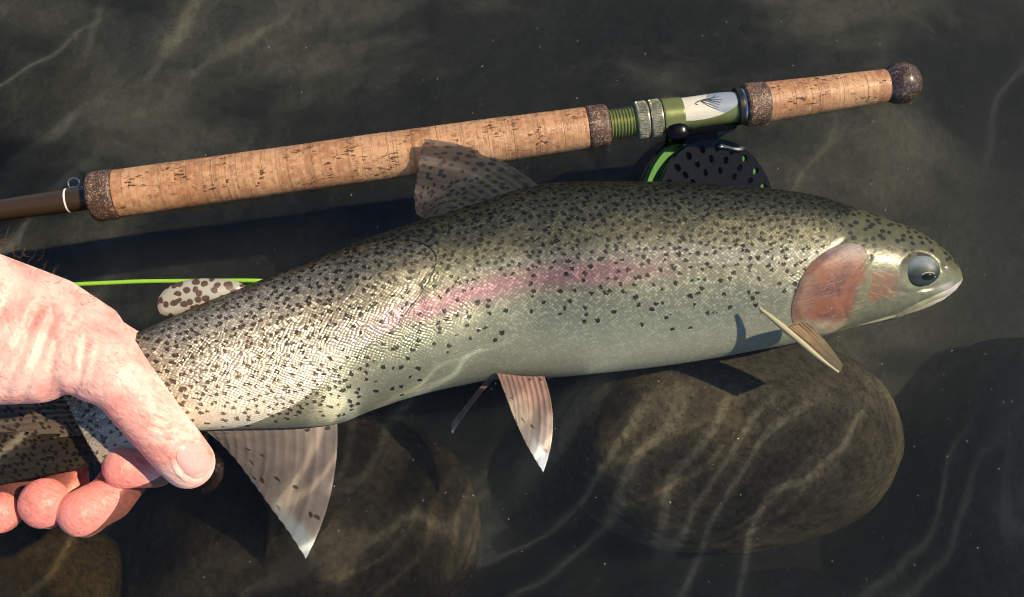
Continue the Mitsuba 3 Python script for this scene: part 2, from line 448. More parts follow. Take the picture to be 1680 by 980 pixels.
def fish_color(p, n, uv):
    s, g = uv.x, uv.y
    t = g / tab(s, KSx, KSg)
    head = head_mask(s, g)
    blotch = fbm(s * 0.12, g * 0.16, 1.0, 3)
    t2 = t + 0.16 * (blotch - 0.5)
    col = mix((0.43, 0.46, 0.39), (0.31, 0.335, 0.275), smoothstep(-0.75, -0.15, t2))
    col = mix(col, (0.135, 0.135, 0.098), smoothstep(-0.15, 0.32, t2))
    col = mix(col, (0.055, 0.053, 0.030), smoothstep(0.45, 1.0, t2))
    # towards the tail: pale gold, with the sun glare put into the colour
    col = mix(col, (0.64, 0.58, 0.44), 0.9 * smoothstep(s_an + 45, s_tail + 20, s) * smoothstep(0.95, 0.5, dr.abs(t2)))
    col = mix(col, (0.20, 0.15, 0.10), 0.6 * smoothstep(sg(215, 640)[0] + 4, sg(150, 690)[0], s))  # tail end browned: shade of the hand put into the colour
    # the pink lateral band
    gc = tab(s, stripe[:, 0], stripe[:, 1])
    band = dr.exp(-dr.square((g - gc) / 6.0)) * tab(s, [sg(560, 560)[0], sg(690, 510)[0], sg(1000, 450)[0], sg(1120, 448)[0]], [0, 1, 1.0, 0.12])
    lav = dr.exp(-dr.square((g - gc - 9) / 5.5)) * tab(s, [sg(700, 510)[0], sg(900, 460)[0]], [0.0, 0.45])
    col = mix(col, (0.30, 0.31, 0.34), lav)
    col = mix(col, (0.34, 0.185, 0.245), 0.88 * band * (0.7 + 0.6 * blotch) * (1 - head))
    # head: olive skull, pinkish red gill cover, pale cheek and jaws
    hcol = mix((0.185, 0.200, 0.155), (0.105, 0.105, 0.066), smoothstep(-4, 7, g + 6 * (blotch - 0.5)))
    hcol = mix(hcol, (0.065, 0.060, 0.032), smoothstep(0.5, 0.95, t))
    hcol = hcol * (0.7 + 0.6 * fbm(s * 0.5, g * 0.5, 5.0, 4))
    wob = 0.6 * (fbm(s * 0.25, g * 0.25, 3.0, 3) - 0.5)
    r1 = dr.sqrt(dr.square((s - float(g1c[0])) / 19) + dr.square((g - float(g1c[1])) / 18)) + wob
    r2 = dr.sqrt(dr.square((s - float(g2c[0])) / 17) + dr.square((g - float(g2c[1])) / 10)) + wob
    hcol = mix(hcol, (0.29, 0.115, 0.080), 0.85 * smoothstep(1.12, 0.70, r1))
    hcol = mix(hcol, (0.30, 0.135, 0.085), 0.7 * smoothstep(1.1, 0.5, r2))
    hcol = mix(hcol, (0.26, 0.27, 0.33), 0.7 * smoothstep(5, 0, dr.abs(g - float(sg(1350, 425)[1]))) * smoothstep(14, 4, dr.abs(s - float(sg(1350, 425)[0]))))
    streak = smoothstep(0.60, 0.78, noise(s * 0.25 - g * 0.10, g * 1.5 + s * 0.55, 2.0))
    hcol = mix(hcol, (0.62, 0.52, 0.46), 0.18 * streak * smoothstep(1.25, 0.7, r2))
    jaw = smoothstep(0.0, -5.0, g - tab(s, jx, jg))
    hcol = mix(hcol, (0.44, 0.42, 0.22), 0.55 * jaw)
    lip = dr.exp(-dr.square((s - float(sg(1545, 477)[0])) / 7)) * dr.exp(-dr.square((g - float(sg(1545, 477)[1])) / 4.0))
    hcol = mix(hcol, (0.52, 0.50, 0.56), 0.8 * lip)
    col = mix(col, hcol, head)
    # spots: ragged and crowded on the back and tail, few below, round on the skull
    wx, wy = s + 1.0 * (noise(s * 0.9, g * 0.9, 5.0) - 0.5), g + 1.0 * (noise(s * 0.9, g * 0.9, 8.0) - 0.5)
    d1, w1 = dots(wx / 3.9, wy / 3.4, 0.8, 11)
    size = 0.225 + 0.10 * dr.abs(2 * w1 - 1)
    keep = tab(t, [-0.50, -0.25, 0.0, 0.30, 1.0], [0.0, 0.24, 0.55, 0.92, 0.98])
    keep = dr.maximum(keep, smoothstep(s_an + 60, s_tail + 40, s) * 0.9 * smoothstep(-0.85, -0.5, t)) * (1 - 0.45 * band)
    spot = smoothstep(0.05, -0.05, d1 - size + 0.24 * (noise(s * 1.9, g * 1.9, 2.0) - 0.5)) * dr.select(w1 < keep, 1.0, 0.0)
    h1, h2, wh = voronoi((s + 0.8 * noise(s * .5, g * .5)) / 4.7, g / 4.3)
    hs = smoothstep(0.33, 0.25, h1) * dr.select(wh < 0.9, 1.0, 0.0) * smoothstep(-2.0, 3.0, g - 6 + (s - float(sg(1490, 447)[0])) * 0.05)
    m = dr.select(head > 0.5, hs, spot)
    ink = mix((0.016, 0.014, 0.011), (0.10, 0.062, 0.035), smoothstep(s_an + 10, s_tail + 10, s))
    col = mix(col, ink, m * 0.93)
    # each scale has its own tone, darker at its edge
    da, db, ca, cb = scale_cell(s, g)
    tone = cell_rand(ca, cb, 3)
    rim = smoothstep(0.24, 0.48, dr.maximum(dr.abs(da), dr.abs(db)))
    return col * dr.lerp(dr.lerp(1.0, (0.66 + 0.80 * tone * tone) * (1 - 0.42 * rim), smoothstep(-0.7, 0.1, t) * 0.75 + 0.25), 1.0, head)


def fish_bump(p, n, uv):
    s, g = uv.x, uv.y
    head = head_mask(s, g)
    fx, fy, ci, r = scale_cell(s, g)
    dome = dr.maximum(0.0, 1 - 3.2 * (fx * fx + fy * fy))
    tilt = (cell_rand(ci, r, 1) - 0.5) * fx + (cell_rand(ci, r, 2) - 0.5) * fy
    scale_h = 0.13 * dome + 0.42 * tilt * dome - 0.05 * (fx + fy)
    soft = 0.07 * fbm(s * 0.8, g * 0.8, 1.0, 3)
    return dr.lerp(scale_h, soft, head)


def fish_metal(p, n, uv):
    s, g = uv.x, uv.y
    t = g / tab(s, KSx, KSg)
    return dr.lerp(0.25 + 0.45 * smoothstep(-0.6, 0.1, t), 0.08, head_mask(s, g))


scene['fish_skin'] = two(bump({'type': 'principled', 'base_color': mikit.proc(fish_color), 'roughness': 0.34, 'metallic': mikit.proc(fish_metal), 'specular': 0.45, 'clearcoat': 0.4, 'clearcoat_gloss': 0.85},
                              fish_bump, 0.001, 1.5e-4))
fish = sheet(P, close=True)
fv, ff = np.array(fish.vertices), np.array(fish.faces)
nv = len(fv)
fv = np.vstack([fv, P[0].mean(0), P[-1].mean(0)])
k = np.arange(NG)
ff = np.vstack([ff, np.stack([k, (k + 1) % NG, np.full(NG, nv)], 1), np.stack([(k + 1) % NG + (NS - 1) * NG, k + (NS - 1) * NG, np.full(NG, nv + 1)], 1)])
fish = outward(trimesh.Trimesh(fv, ff, process=False))
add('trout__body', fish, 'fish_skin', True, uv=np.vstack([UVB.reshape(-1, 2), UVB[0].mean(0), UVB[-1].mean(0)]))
tag('trout', 'large spotted trout with a pink stripe, half under water, held by its tail', 'fish')


# fins
def fin_fn(base, tip, spots, spot_c, edge_c, edge_at, nray):
    def fn(p, n, uv):
        a, r = uv.x, uv.y                                             # ray number, length along the ray in millimetres; r / 100 + edge
        ray = dr.abs(a - dr.floor(a) - 0.5) * 2                       # 1 at a ray, 0 between
        f = r - dr.floor(r)
        col = mix(base, tip, smoothstep(0.0, 0.9, r))
        col = col * (0.86 + 0.22 * smoothstep(0.2, 0.9, ray) * cell_rand(dr.floor(a), 3, 1) - 0.18 * smoothstep(0.55, 0.9, noise(a * 2.3 + 0.5 * r, r * 1.5, 4.0)) * smoothstep(0.1, 0.5, r)) * (0.8 + 0.4 * fbm(a * 0.7, r * 9, 1.0, 3))
        if spots:
            d, d2, w = voronoi(a * spots[0] + 0.4 * noise(a, r * 8, 2.0), r * spots[1])
            col = mix(col, spot_c, 0.93 * smoothstep(0.42, 0.30, d + 0.15 * noise(a * 3, r * 40)) * dr.select(w < spots[2], 1.0, 0.0))
        if edge_c is not None:
            col = mix(col, edge_c, smoothstep(edge_at, edge_at + 0.1, r + 0.05 * noise(a * 3, r * 5)) * smoothstep(nray * 0.42, nray * 0.12, a))
        return col
    return fn


def fin_material(key, base, tip, opacity=1.0, spots=None, spot_c=(0.012, 0.012, 0.016), edge_c=None, edge_at=0.85, nray=14):
    fin = two({'type': 'principled', 'base_color': mikit.proc(fin_fn(base, tip, spots, spot_c, edge_c, edge_at, nray)), 'roughness': 0.5, 'specular': 0.25})
    scene[key] = {'type': 'mask', 'opacity': opacity, 'bsdf': fin} if opacity < 1 else fin


def fin(key, base, tip, nray, bsdf, w_base, w_tip, bulge=0.0, thick=0.0009, ragged=2.0, label=None, bulge_w=0.0, sub=5):
    """Rays from the curve base to the curve tip; a closed web of membrane, thicker along each ray, ragged at its edge."""
    na, nr = nray * sub + 1, 46
    b, t = curve(base, na), curve(tip, na)
    u = np.linspace(0, 1, na)
    rag = ragged * (np.abs(((u * nray) % 1) - 0.5) * 2 - 0.6) + ragged * 0.8 * (meshkit.noise(np.stack([u * nray * 0.7, u * 0, u * 0], -1), 5) - 0.5)
    d = t - b
    ln = np.linalg.norm(d, axis=1, keepdims=True) + 1e-9
    t = t + d / ln * rag[:, None]
    r = np.linspace(0, 1, nr)
    perp = np.stack([d[:, 1], -d[:, 0]], -1) / ln
    bl = bulge * (1 - u) ** 1.0
    xy = b[:, None] + (t - b)[:, None] * r[None, :, None] + perp[:, None] * (bl[:, None] * 4 * r * (1 - r))[..., None]
    wb = np.interp(u, np.linspace(0, 1, len(np.atleast_1d(w_base))), np.atleast_1d(w_base))
    wt = np.interp(u, np.linspace(0, 1, len(np.atleast_1d(w_tip))), np.atleast_1d(w_tip))
    w = wb[:, None] + (wt - wb)[:, None] * r[None] + bulge_w * (4 * r * (1 - r))[None] * (1 - u)[:, None]
    w = w + 0.0009 * np.sin(u * nray * 1.3 + 1)[:, None] * r[None]
    prof = (0.35 + 0.65 * (np.abs(((u * nray) % 1) - 0.5) * 2) ** 2)[:, None] * (1 - 0.72 * r)[None] * thick
    A, B = at(xy[..., 0], xy[..., 1], w, prof), at(xy[..., 0], xy[..., 1], w, -prof)
    m1, m2 = sheet(A), sheet(B, flip=True)
    n = na * nr
    idx = np.arange(n).reshape(na, nr)
    loop = np.concatenate([idx[:, 0], idx[-1, 1:], idx[-2::-1, -1], idx[0, -2:0:-1]])
    nx = np.roll(loop, -1)
    rim = np.vstack([np.stack([loop, nx, nx + n], 1), np.stack([loop, nx + n, loop + n], 1)])
    mesh = outward(trimesh.Trimesh(np.vstack([m1.vertices, m2.vertices]), np.vstack([m1.faces, m2.faces + n, rim[:, ::-1]]), process=False))
    uv1 = np.stack(np.broadcast_arrays((u * nray)[:, None], r[None]), -1).reshape(-1, 2)
    add(key, mesh, bsdf, True, uv=np.vstack([uv1, uv1]), label=label)


fin_material('dorsal_web', (0.045, 0.048, 0.046), (0.075, 0.062, 0.055), 0.56, (0.9, 10.5, 0.97), (0.010, 0.011, 0.018))
fin_material('anal_web', (0.52, 0.43, 0.42), (0.52, 0.43, 0.41), 0.75, (0.9, 16, 0.10), (0.09, 0.07, 0.06), (0.62, 0.68, 0.76), 0.84, 15)
fin_material('pelvic_web', (0.64, 0.38, 0.34), (0.56, 0.48, 0.45), 0.8, (0.9, 14, 0.10), (0.12, 0.07, 0.06), (0.66, 0.71, 0.80), 0.80, 10)
fin_material('pectoral_web', (0.30, 0.20, 0.12), (0.13, 0.11, 0.08), 1.0)
fin_material('tail_web', (0.115, 0.090, 0.058), (0.09, 0.075, 0.062), 1.0, (0.9, 30, 0.95), (0.02, 0.014, 0.012))  # base colour lowered to carry the shade cast by the hand
fin('trout__dorsal_fin', [(884, 306), (850, 312), (790, 332), (735, 350), (697, 362)], [(697, 229), (690, 252), (684, 290), (680, 325), (684, 352)], 13, 'dorsal_web',
    [-0.004, 0.0, 0.004], [0.0235, 0.022, 0.016, 0.012], bulge=-17, thick=0.0008, label='raised dorsal fin with rows of black spots')
fin('trout__anal_fin', [(553, 694), (500, 700), (430, 703), (370, 704), (335, 705)], [(502, 916), (470, 868), (425, 806), (385, 752), (350, 717)], 13, 'anal_web',
    [0.025, 0.03, 0.04, 0.048], [0.012, 0.02, 0.03, 0.044], bulge=16, thick=0.0013, label='wide pale anal fin with a bluish white tip')
fin('trout__pelvic_fin', [(893, 618), (870, 618), (845, 616), (815, 612)], [(891, 774), (879, 756), (861, 724), (838, 672)], 9, 'pelvic_web',
    [0.004, 0.004, 0.006], [0.004, 0.006, 0.010], bulge=15, thick=0.0012, label='pink pelvic fin with a white tip hanging from the belly')
fin('trout__pelvic_fin_001', [(815, 618), (805, 622), (795, 626)], [(742, 712), (740, 704), (744, 690)], 6, 'pelvic_web', [-0.02, -0.02], [-0.03, -0.03], bulge=-3, thick=0.0008,
    label='far pelvic fin, a dim sliver behind the near one')
fin('trout__pectoral_fin', [(1322, 530), (1308, 532), (1294, 536), (1282, 542)], [(1383, 600), (1381, 604), (1379, 608), (1376, 611)], 7, 'pectoral_web',
    [0.017, 0.019, 0.022, 0.022], [0.012, 0.018, 0.026, 0.028], bulge=4, thick=0.0016, ragged=1.0, label='folded pectoral fin with a pale front edge')
plain('fin_edge', (0.56, 0.50, 0.33), 0.35)
pe = curve([(1246, 506), (1276, 530), (1312, 560), (1345, 588), (1376, 611)], 30)
add('trout__pectoral_fin__front_ray', tube(at(pe[:, 0], pe[:, 1], np.linspace(0.0215, 0.0275, 30)), np.interp(np.linspace(0, 1, 30), [0, .25, .6, 1], [2.5, 5.0, 4.6, 1.8]) * S, 10), 'fin_edge', True)
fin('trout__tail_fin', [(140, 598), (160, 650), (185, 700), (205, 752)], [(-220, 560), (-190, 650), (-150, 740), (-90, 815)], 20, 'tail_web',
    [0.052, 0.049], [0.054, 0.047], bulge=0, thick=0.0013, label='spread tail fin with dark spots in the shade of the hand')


def adipose_color(p, n, uv):
    d, d2, w = voronoi(uv.x / 4.3 + 0.3 * noise(uv.x * .4, uv.y * .4), uv.y / 4.0)
    return mix((0.27, 0.275, 0.235), (0.060, 0.036, 0.024), smoothstep(0.46, 0.32, d) * dr.select(w < 0.92, 1.0, 0.0))


scene['adipose_skin'] = two({'type': 'principled', 'base_color': mikit.proc(adipose_color), 'roughness': 0.35, 'specular': 0.5})
lobe = Polygon(curve([(408, 470), (372, 459), (330, 457), (298, 462), (270, 476), (258, 497), (262, 514), (278, 519), (310, 512), (350, 500), (392, 488), (408, 470)], 90)).buffer(0)
ring = np.array(lobe.exterior.coords)[:-1]
c0 = np.array([335, 486.0])
lv = np.linspace(1, 0.02, 14)
RP = np.stack([c0 + (ring - c0) * f for f in lv])
hgt = np.sqrt(1 - lv ** 2) * 0.0035
wl = 0.036 + (RP[..., 0] - 335) * -0.00007
A = at(RP[..., 0], RP[..., 1], wl, hgt[:, None] * np.ones(len(ring)))
B = at(RP[..., 0], RP[..., 1], wl, -hgt[:, None] * np.ones(len(ring)))
ma, mb = sheet(A, close=True), sheet(B, close=True, flip=True)
uva = RP.reshape(-1, 2) * 0.29
add('trout__adipose_fin', join([ma, mb]), 'adipose_skin', True, uv=np.vstack([uva, uva]), label='small rounded adipose fin, pale with large brown spots')

# gill cover: a bony plate over the body, free along its rear edge
def plate(key, outline, centre, bsdf, height, label=None):
    o = curve(np.vstack([outline, outline[:1]]), 121)[:-1]
    c = np.array(centre, float)
    u = np.concatenate([np.linspace(0.02, 0.9, 24), [0.94, 0.97, 0.99, 1.0]])
    G = c + (o - c)[None] * u[:, None, None]
    kq = tree_b.query(G.reshape(-1, 2), k=6)
    wgt = 1 / (kq[0] + 0.3); wgt /= wgt.sum(1, keepdims=True)
    base = (pf[kq[1]] * wgt[..., None]).sum(1).reshape(*G.shape[:2], 3)
    rear = np.clip((centre[0] + 46 - o[:, 0]) / 70, 0.06, 1)
    rise = height * rear[None] * np.sqrt(np.clip(1.0 - u ** 10, 0, 1))[:, None] + 0.00008
    top = base - FWD * rise[..., None]
    low = base[-1:] + FWD * 0.0012
    m = sheet(np.concatenate([top, low]), close=True)
    uvp = np.concatenate([(G - c), (G[-1:] - c)]).reshape(-1, 2) * S * 1e3
    if m.face_normals[40] @ FWD > 0:
        m.invert()
    add(key, m, bsdf, True, uv=uvp, label=label)


def gill_color(p, n, uv):
    x, y = uv.x, uv.y                                                 # millimetres, y down
    a = fbm(x * 0.16, y * 0.16, 1.0, 4)
    b = fbm(x * 0.5 + y * 0.3, y * 1.1 - x * 0.5, 2.0, 3)
    col = mix((0.29, 0.125, 0.092), (0.195, 0.092, 0.088), smoothstep(0.35, 0.65, a))
    col = mix(col, (0.30, 0.28, 0.31), 0.7 * smoothstep(-12.0, -22.0, y + 8 * (a - 0.5)))
    col = mix(col, (0.42, 0.27, 0.20), smoothstep(-6.0, -18.0, x + 10 * (b - 0.5)) * 0.5)
    col = mix(col, (0.52, 0.46, 0.36), smoothstep(12.0, 19.0, y + 7 * (a - 0.5)))
    line = smoothstep(0.60, 0.72, noise(x * 0.35 + y * 0.2, y * 2.0 + x * 0.7, 3.0)) * smoothstep(0.4, 0.6, a)
    col = mix(col, (0.215, 0.205, 0.150), smoothstep(8.0, 16.0, x + 6 * (a - 0.5) + 0.25 * y))
    return mix(col, (0.62, 0.50, 0.46), 0.16 * line) * (0.8 + 0.4 * b)


def bone_bump(p, n, uv):
    return 0.09 * fbm(uv.x * 0.5, uv.y * 0.5, 1.0, 4) + 0.05 * noise(uv.x * 0.6 + uv.y * 0.4, uv.y * 2.4 + uv.x, 3.0)


scene['gill_skin'] = two(bump({'type': 'principled', 'base_color': mikit.proc(gill_color), 'roughness': 0.45, 'metallic': 0.05, 'specular': 0.3}, bone_bump, 0.001, 2e-4))
plate('trout__gill_cover', np.array([(1366, 402), (1336, 414), (1304, 440), (1286, 474), (1279, 506), (1286, 532), (1312, 545), (1344, 548), (1370, 536), (1390, 518), (1402, 490), (1407, 455), (1402, 425), (1388, 406)], float),
      (1346, 478), 'gill_skin', 0.0009, 'pinkish red gill cover with a free rear edge')


def jaw_color(p, n, uv):
    a = fbm(p.x * 300, p.y * 300, p.z * 300, 3)
    return mix(mix((0.25, 0.245, 0.165), (0.34, 0.33, 0.25), a), (0.46, 0.45, 0.52), smoothstep(0.45, 0.15, uv.x) * smoothstep(0.02, 0.12, uv.x))


scene['jaw_skin'] = two({'type': 'principled', 'base_color': mikit.proc(jaw_color), 'roughness': 0.42, 'specular': 0.35, 'clearcoat': 0.15})


def strip(key, pts, radius, lift, bsdf, flat=0.5, label=None):
    """A flattened, tapered band lying on the skin."""
    q = curve(pts, 60)
    c = skin_at(q[:, 0], q[:, 1], lift)
    for _ in range(3):
        c[1:-1] = (c[:-2] + 2 * c[1:-1] + c[2:]) / 4
    r = np.interp(np.linspace(0, 1, 60), np.linspace(0, 1, len(radius)), radius) * S
    t = np.gradient(c, axis=0); t /= np.linalg.norm(t, axis=1, keepdims=True)
    a = np.cross(t, -FWD); a /= np.linalg.norm(a, axis=1, keepdims=True)
    b = np.cross(t, a)
    an = np.linspace(0, 2 * np.pi, 20, endpoint=False)
    v = c[:, None] + r[:, None, None] * (np.cos(an)[None, :, None] * a[:, None] + flat * np.sin(an)[None, :, None] * b[:, None])
    uv = np.stack(np.broadcast_arrays(np.linspace(0, 1, 60)[:, None], an[None]), -1).reshape(-1, 2)
    add(key, outward(sheet(v, close=True)), bsdf, True, uv=uv, label=label)


strip('trout__upper_jaw', [(1573, 456), (1560, 467), (1535, 480), (1500, 494), (1468, 512), (1444, 530)], [2.5, 7, 7.5, 6, 7, 7, 3], -0.0004, 'jaw_skin', 0.42, 'pale upper jaw bone, lavender at the lip')
strip('trout__lower_jaw', [(1567, 469), (1548, 482), (1513, 498), (1473, 512), (1432, 524), (1398, 533)], [2, 5, 6, 5, 4, 1.5], -0.0008, 'jaw_skin', 0.5, 'yellowish lower jaw')

# eye
def eye_color(p, n, uv):
    r = dr.sqrt(dr.square(uv.x) + dr.square(uv.y))
    col = mix((0.030, 0.042, 0.046), (0.25, 0.30, 0.37), smoothstep(-0.3, 0.8, uv.y + 0.3 * (fbm(uv.x * 5, uv.y * 5, 1.0, 3) - 0.5)))
    col = mix(col, (0.05, 0.06, 0.06), 0.85 * smoothstep(0.52, 0.66, fbm(uv.x * 2.6 + 4, uv.y * 3.2, 2.0, 3)) * smoothstep(0.5, 0.0, uv.y))
    return mix(col, (0.03, 0.03, 0.028), smoothstep(0.86, 0.99, r) * smoothstep(0.5, -0.3, uv.y))


scene['eye_iris'] = two({'type': 'principled', 'base_color': mikit.proc(eye_color), 'roughness': 0.42, 'specular': 0.35})
plain('pupil_black', (0.004, 0.004, 0.005), 0.08, 0.0, 0.7)
dome = trimesh.creation.icosphere(subdivisions=4)
ev = np.array(dome.vertices)
eye_c = skin_at(np.array([1490.]), np.array([447.]))[0]
ex, ey, ez = RIGHT * math.cos(0.12) + UP * math.sin(0.12), UP * math.cos(0.12) - RIGHT * math.sin(0.12), -FWD
pos = eye_c + ev[:, :1] * 0.0094 * ex + ev[:, 1:2] * 0.0077 * ey + ev[:, 2:] * 0.0032 * ez - FWD * 0.0004
add('trout__eye', trimesh.Trimesh(pos, dome.faces, process=False), 'eye_iris', True, uv=ev[:, :2], label='cloudy blue-grey eye')


def on_eye(x, y, out):
    z = np.sqrt(np.maximum(0, 1 - x * x - y * y))
    return eye_c + x[:, None] * 0.0094 * ex + y[:, None] * 0.0077 * ey + (z * 0.0032 + 0.0004 + out)[:, None] * ez


ra, an = np.meshgrid(np.linspace(0.02, 1, 10), np.linspace(0, 2 * np.pi, 40, endpoint=False), indexing='ij')
pu = on_eye((0.22 + 0.36 * ra * np.cos(an)).ravel(), (-0.42 + 0.22 * ra * np.sin(an)).ravel(), 0.0003 * (1 - ra.ravel() ** 2) + 0.00005).reshape(10, 40, 3)
add('trout__eye__pupil', sheet(pu, close=True), 'pupil_black', True)
pr = np.linspace(0.5, 2.5, 26)
add('trout__eye__eyelid', tube(on_eye(0.22 + 0.42 * np.cos(pr), -0.40 + 0.27 * np.sin(pr), np.zeros(26)), 0.00026, 8), 'fin_edge', True)

# ------------------------------------------------------------------ the hand (arm and hand are one body)
H = {  # drawing x, y; distance towards the viewer; radius in drawing units
    'fa': (-420, 470, .080, 100), 'fb': (-420, 570, .072, 100), 'a': (-70, 472, .078, 76), 'b': (-70, 592, .076, 74), 'bb': (0, 598, .076, 66),
    'c': (158, 540, .0745, 42), 'c2': (90, 505, .073, 50), 'd': (62, 596, .0785, 66), 'e': (112, 590, .079, 50),
    't0': (120, 592, .080, 54), 't1': (196, 622, .0805, 53), 't2': (262, 704, .0735, 47), 't3': (287, 734, .068, 46), 't4': (309, 759, .0635, 43),
    'i0': (168, 548, .066, 34), 'i1': (232, 590, .034, 36), 'i2': (268, 735, .029, 37), 'i3': (256, 766, .050, 34), 'i4': (204, 767, .057, 35),
    'm0': (120, 520, .062, 40), 'm1': (165, 560, .026, 40), 'm2': (210, 778, .031, 38), 'm3': (180, 818, .0530, 38), 'm4': (134, 842, .0625, 39),
    'r0': (60, 500, .062, 40), 'r1': (90, 560, .026, 40), 'r2': (108, 797, .030, 37), 'r3': (86, 826, .0510, 36), 'r4': (73, 826, .061, 41),
    'p0': (0, 500, .060, 38), 'p1': (10, 560, .028, 36), 'p2': (26, 808, .030, 34), 'p3': (12, 832, .0510, 32), 'p4': (2, 842, .0605, 33)}


def ball(n):
    x, y, w, r = H[n]
    s = trimesh.creation.icosphere(subdivisions=3)
    return np.array(s.vertices) * r * kk(w) + at(x, y, w)


def hull(*names):
    return m3.Manifold.hull_points(np.vstack([ball(n) for n in names]))


body = hull('fa', 'fb', 'a', 'b')
for g in (('a', 'b', 'bb', 'c2', 'd'), ('c2', 'c', 'd', 'e'), ('a', 'c2', 'c', 'e', 'd'), ('e', 't0', 'c'), ('c', 't0', 't1'), ('t1', 't2'), ('t2', 't3'), ('t3', 't4'),
          ('c', 'i0'), ('i0', 'i1'), ('i1', 'i2'), ('i2', 'i3'), ('i3', 'i4'), ('c2', 'm0', 'c'), ('m0', 'm1'), ('m1', 'm2'), ('m2', 'm3'), ('m3', 'm4'),
          ('c2', 'r0', 'a'), ('r0', 'r1'), ('r1', 'r2'), ('r2', 'r3'), ('r3', 'r4'), ('a', 'p0', 'c2'), ('p0', 'p1'), ('p1', 'p2'), ('p2', 'p3'), ('p3', 'p4')):
    body += hull(*g)
body = body.refine_to_length(0.0015)
bm = body.to_mesh()
hand = trimesh.Trimesh(bm.vert_properties[:, :3], bm.tri_verts, process=True)
trimesh.smoothing.filter_taubin(hand, lamb=0.55, nu=0.53, iterations=50)
hand = trimesh.Trimesh(hand.vertices, hand.faces, process=True)
hand = hand.subdivide()


def to_drawing(v):
    r = v - CAM
    dep = r @ FWD
    return 840 + (r @ RIGHT) * DIST / dep / S, 490 - (r @ UP) * DIST / dep / S, DIST - dep


hx, hy, hw = to_drawing(np.array(hand.vertices))
hn = np.array(hand.vertex_normals)
facing = np.clip(-(hn @ FWD) * 1.5, 0, 1) * (hw > 0.05)
rel = np.zeros(len(hx))
for pts, depth, width in (  # skin folds over the base of the thumb, wrinkles of its joint, cuticle
        ([(62, 505), (40, 570), (8, 640)], 1.5, 8), ([(88, 520), (66, 580), (36, 655)], 1.3, 8), ([(52, 520), (24, 570), (-8, 620)], 1.1, 7),
        ([(92, 560), (84, 610), (74, 664)], .8, 6), ([(118, 575), (117, 620), (112, 662)], .8, 6), ([(140, 560), (132, 610), (121, 652)], 1.7, 7), ([(160, 575), (150, 615), (136, 645)], .9, 7),
        ([(20, 470), (2, 520), (-20, 560)], .9, 8), ([(262, 672), (276, 680), (292, 672)], 1.5, 2.9), ([(254, 684), (274, 694), (300, 684)], 1.8, 2.9), ([(248, 700), (270, 708), (300, 700)], 1.5, 2.9),
        ([(262, 660), (274, 668), (284, 664)], .35, 3), ([(243, 716), (262, 722), (284, 722)], .35, 3), ([(205, 640), (190, 660), (172, 672)], .35, 4), ([(222, 655), (205, 676), (188, 690)], .3, 4),
        ([(205, 520), (214, 540), (222, 562)], .9, 5)):
    d, s_ = seg_dist(hx, hy, pts)
    rel -= 0.6 * depth * np.exp(-(d / width) ** 2) - 0.15 * depth * np.exp(-((d - 1.9 * width) / (1.3 * width)) ** 2)
fold = meshkit.fbm(np.stack([hx / 22 + hy / 60, hy / 80, hw * 60], -1), 3, 2) - 0.5
rel += 0.9 * fold * np.clip((190 - hx) / 80, 0, 1) * np.clip((hy - 500) / 60, 0, 1)
rel += 0.35 * (meshkit.fbm(np.array(hand.vertices) * 160, 3, 9) - 0.5)
nx_, ny_ = hx - 317, hy - 757                                         # nail bed of the thumb
nr_ = np.hypot((nx_ * math.cos(.86) + ny_ * math.sin(.86)) / 31, (-nx_ * math.sin(.86) + ny_ * math.cos(.86)) / 24)
rel -= 0.7 * np.exp(-((nr_ - 1.04) / 0.10) ** 2) - 0.5 * np.exp(-((nr_ - 1.32) / 0.14) ** 2) * (nx_ * math.cos(.86) + ny_ * math.sin(.86) < 18)
hand = trimesh.Trimesh(np.array(hand.vertices) + hn * (rel * facing * 1e-3)[:, None], hand.faces, process=False)
hx, hy, hw = to_drawing(np.array(hand.vertices))


def skin_color(p, n, uv):
    x, y = uv.x, uv.y                                                  # drawing units / 100
    a = fbm(p.x * 75, p.y * 75, p.z * 75, 4)
    b = fbm(p.x * 420, p.y * 420, p.z * 420, 3)
    col = mix((0.82, 0.52, 0.44), (0.68, 0.31, 0.265), smoothstep(0.36, 0.74, a))
    tips = smoothstep(7.15, 7.75, y + 0.10 * (a - 0.5)) * smoothstep(2.75, 2.3, x)
    thumb = smoothstep(0.52, 0.30, dr.sqrt(dr.square(x - 2.1) + dr.square((y - 6.9) * 0.8)))
    col = mix(col, (0.72, 0.23, 0.195), 0.85 * tips + 0.5 * thumb * (1 - tips))
    pores = smoothstep(0.62, 0.8, noise(p.x * 1400, p.y * 1400, p.z * 1400))
    lines = smoothstep(0.60, 0.75, noise(x * 9 + y * 6, y * 30 - x * 16, 1.0)) * smoothstep(0.4, 0.6, noise(x * 3, y * 3, 4.0))
    return col * (0.84 + 0.34 * b) * (1 - 0.16 * pores) * mix((1, 1, 1), (0.91, 0.82, 0.80), lines)


def skin_bump(p, n, uv):
    q = fbm(p.x * 600, p.y * 600, p.z * 600, 3)
    l = noise(p.x * 1500 + 500 * p.y, p.y * 420, p.z * 900)
    return 0.30 * q + 0.12 * l


scene['skin'] = two(bump({'type': 'principled', 'base_color': mikit.proc(skin_color), 'roughness': 0.46, 'specular': 0.45, 'flatness': 0.4, 'sheen': 0.1}, skin_bump, 0.0015, 2e-4))
add('person__hand', hand, 'skin', True, uv=np.stack([hx, hy], -1) / 100)
tag('person', 'bare left hand gripping the trout by the tail, thumb on top, fingertips below', 'person')

hv = np.array(hand.vertices)
okv = hw > 0.045
nail_tree = cKDTree(np.stack([hx, hy], -1)[okv])
hz, hvk = hw[okv], hv[okv]


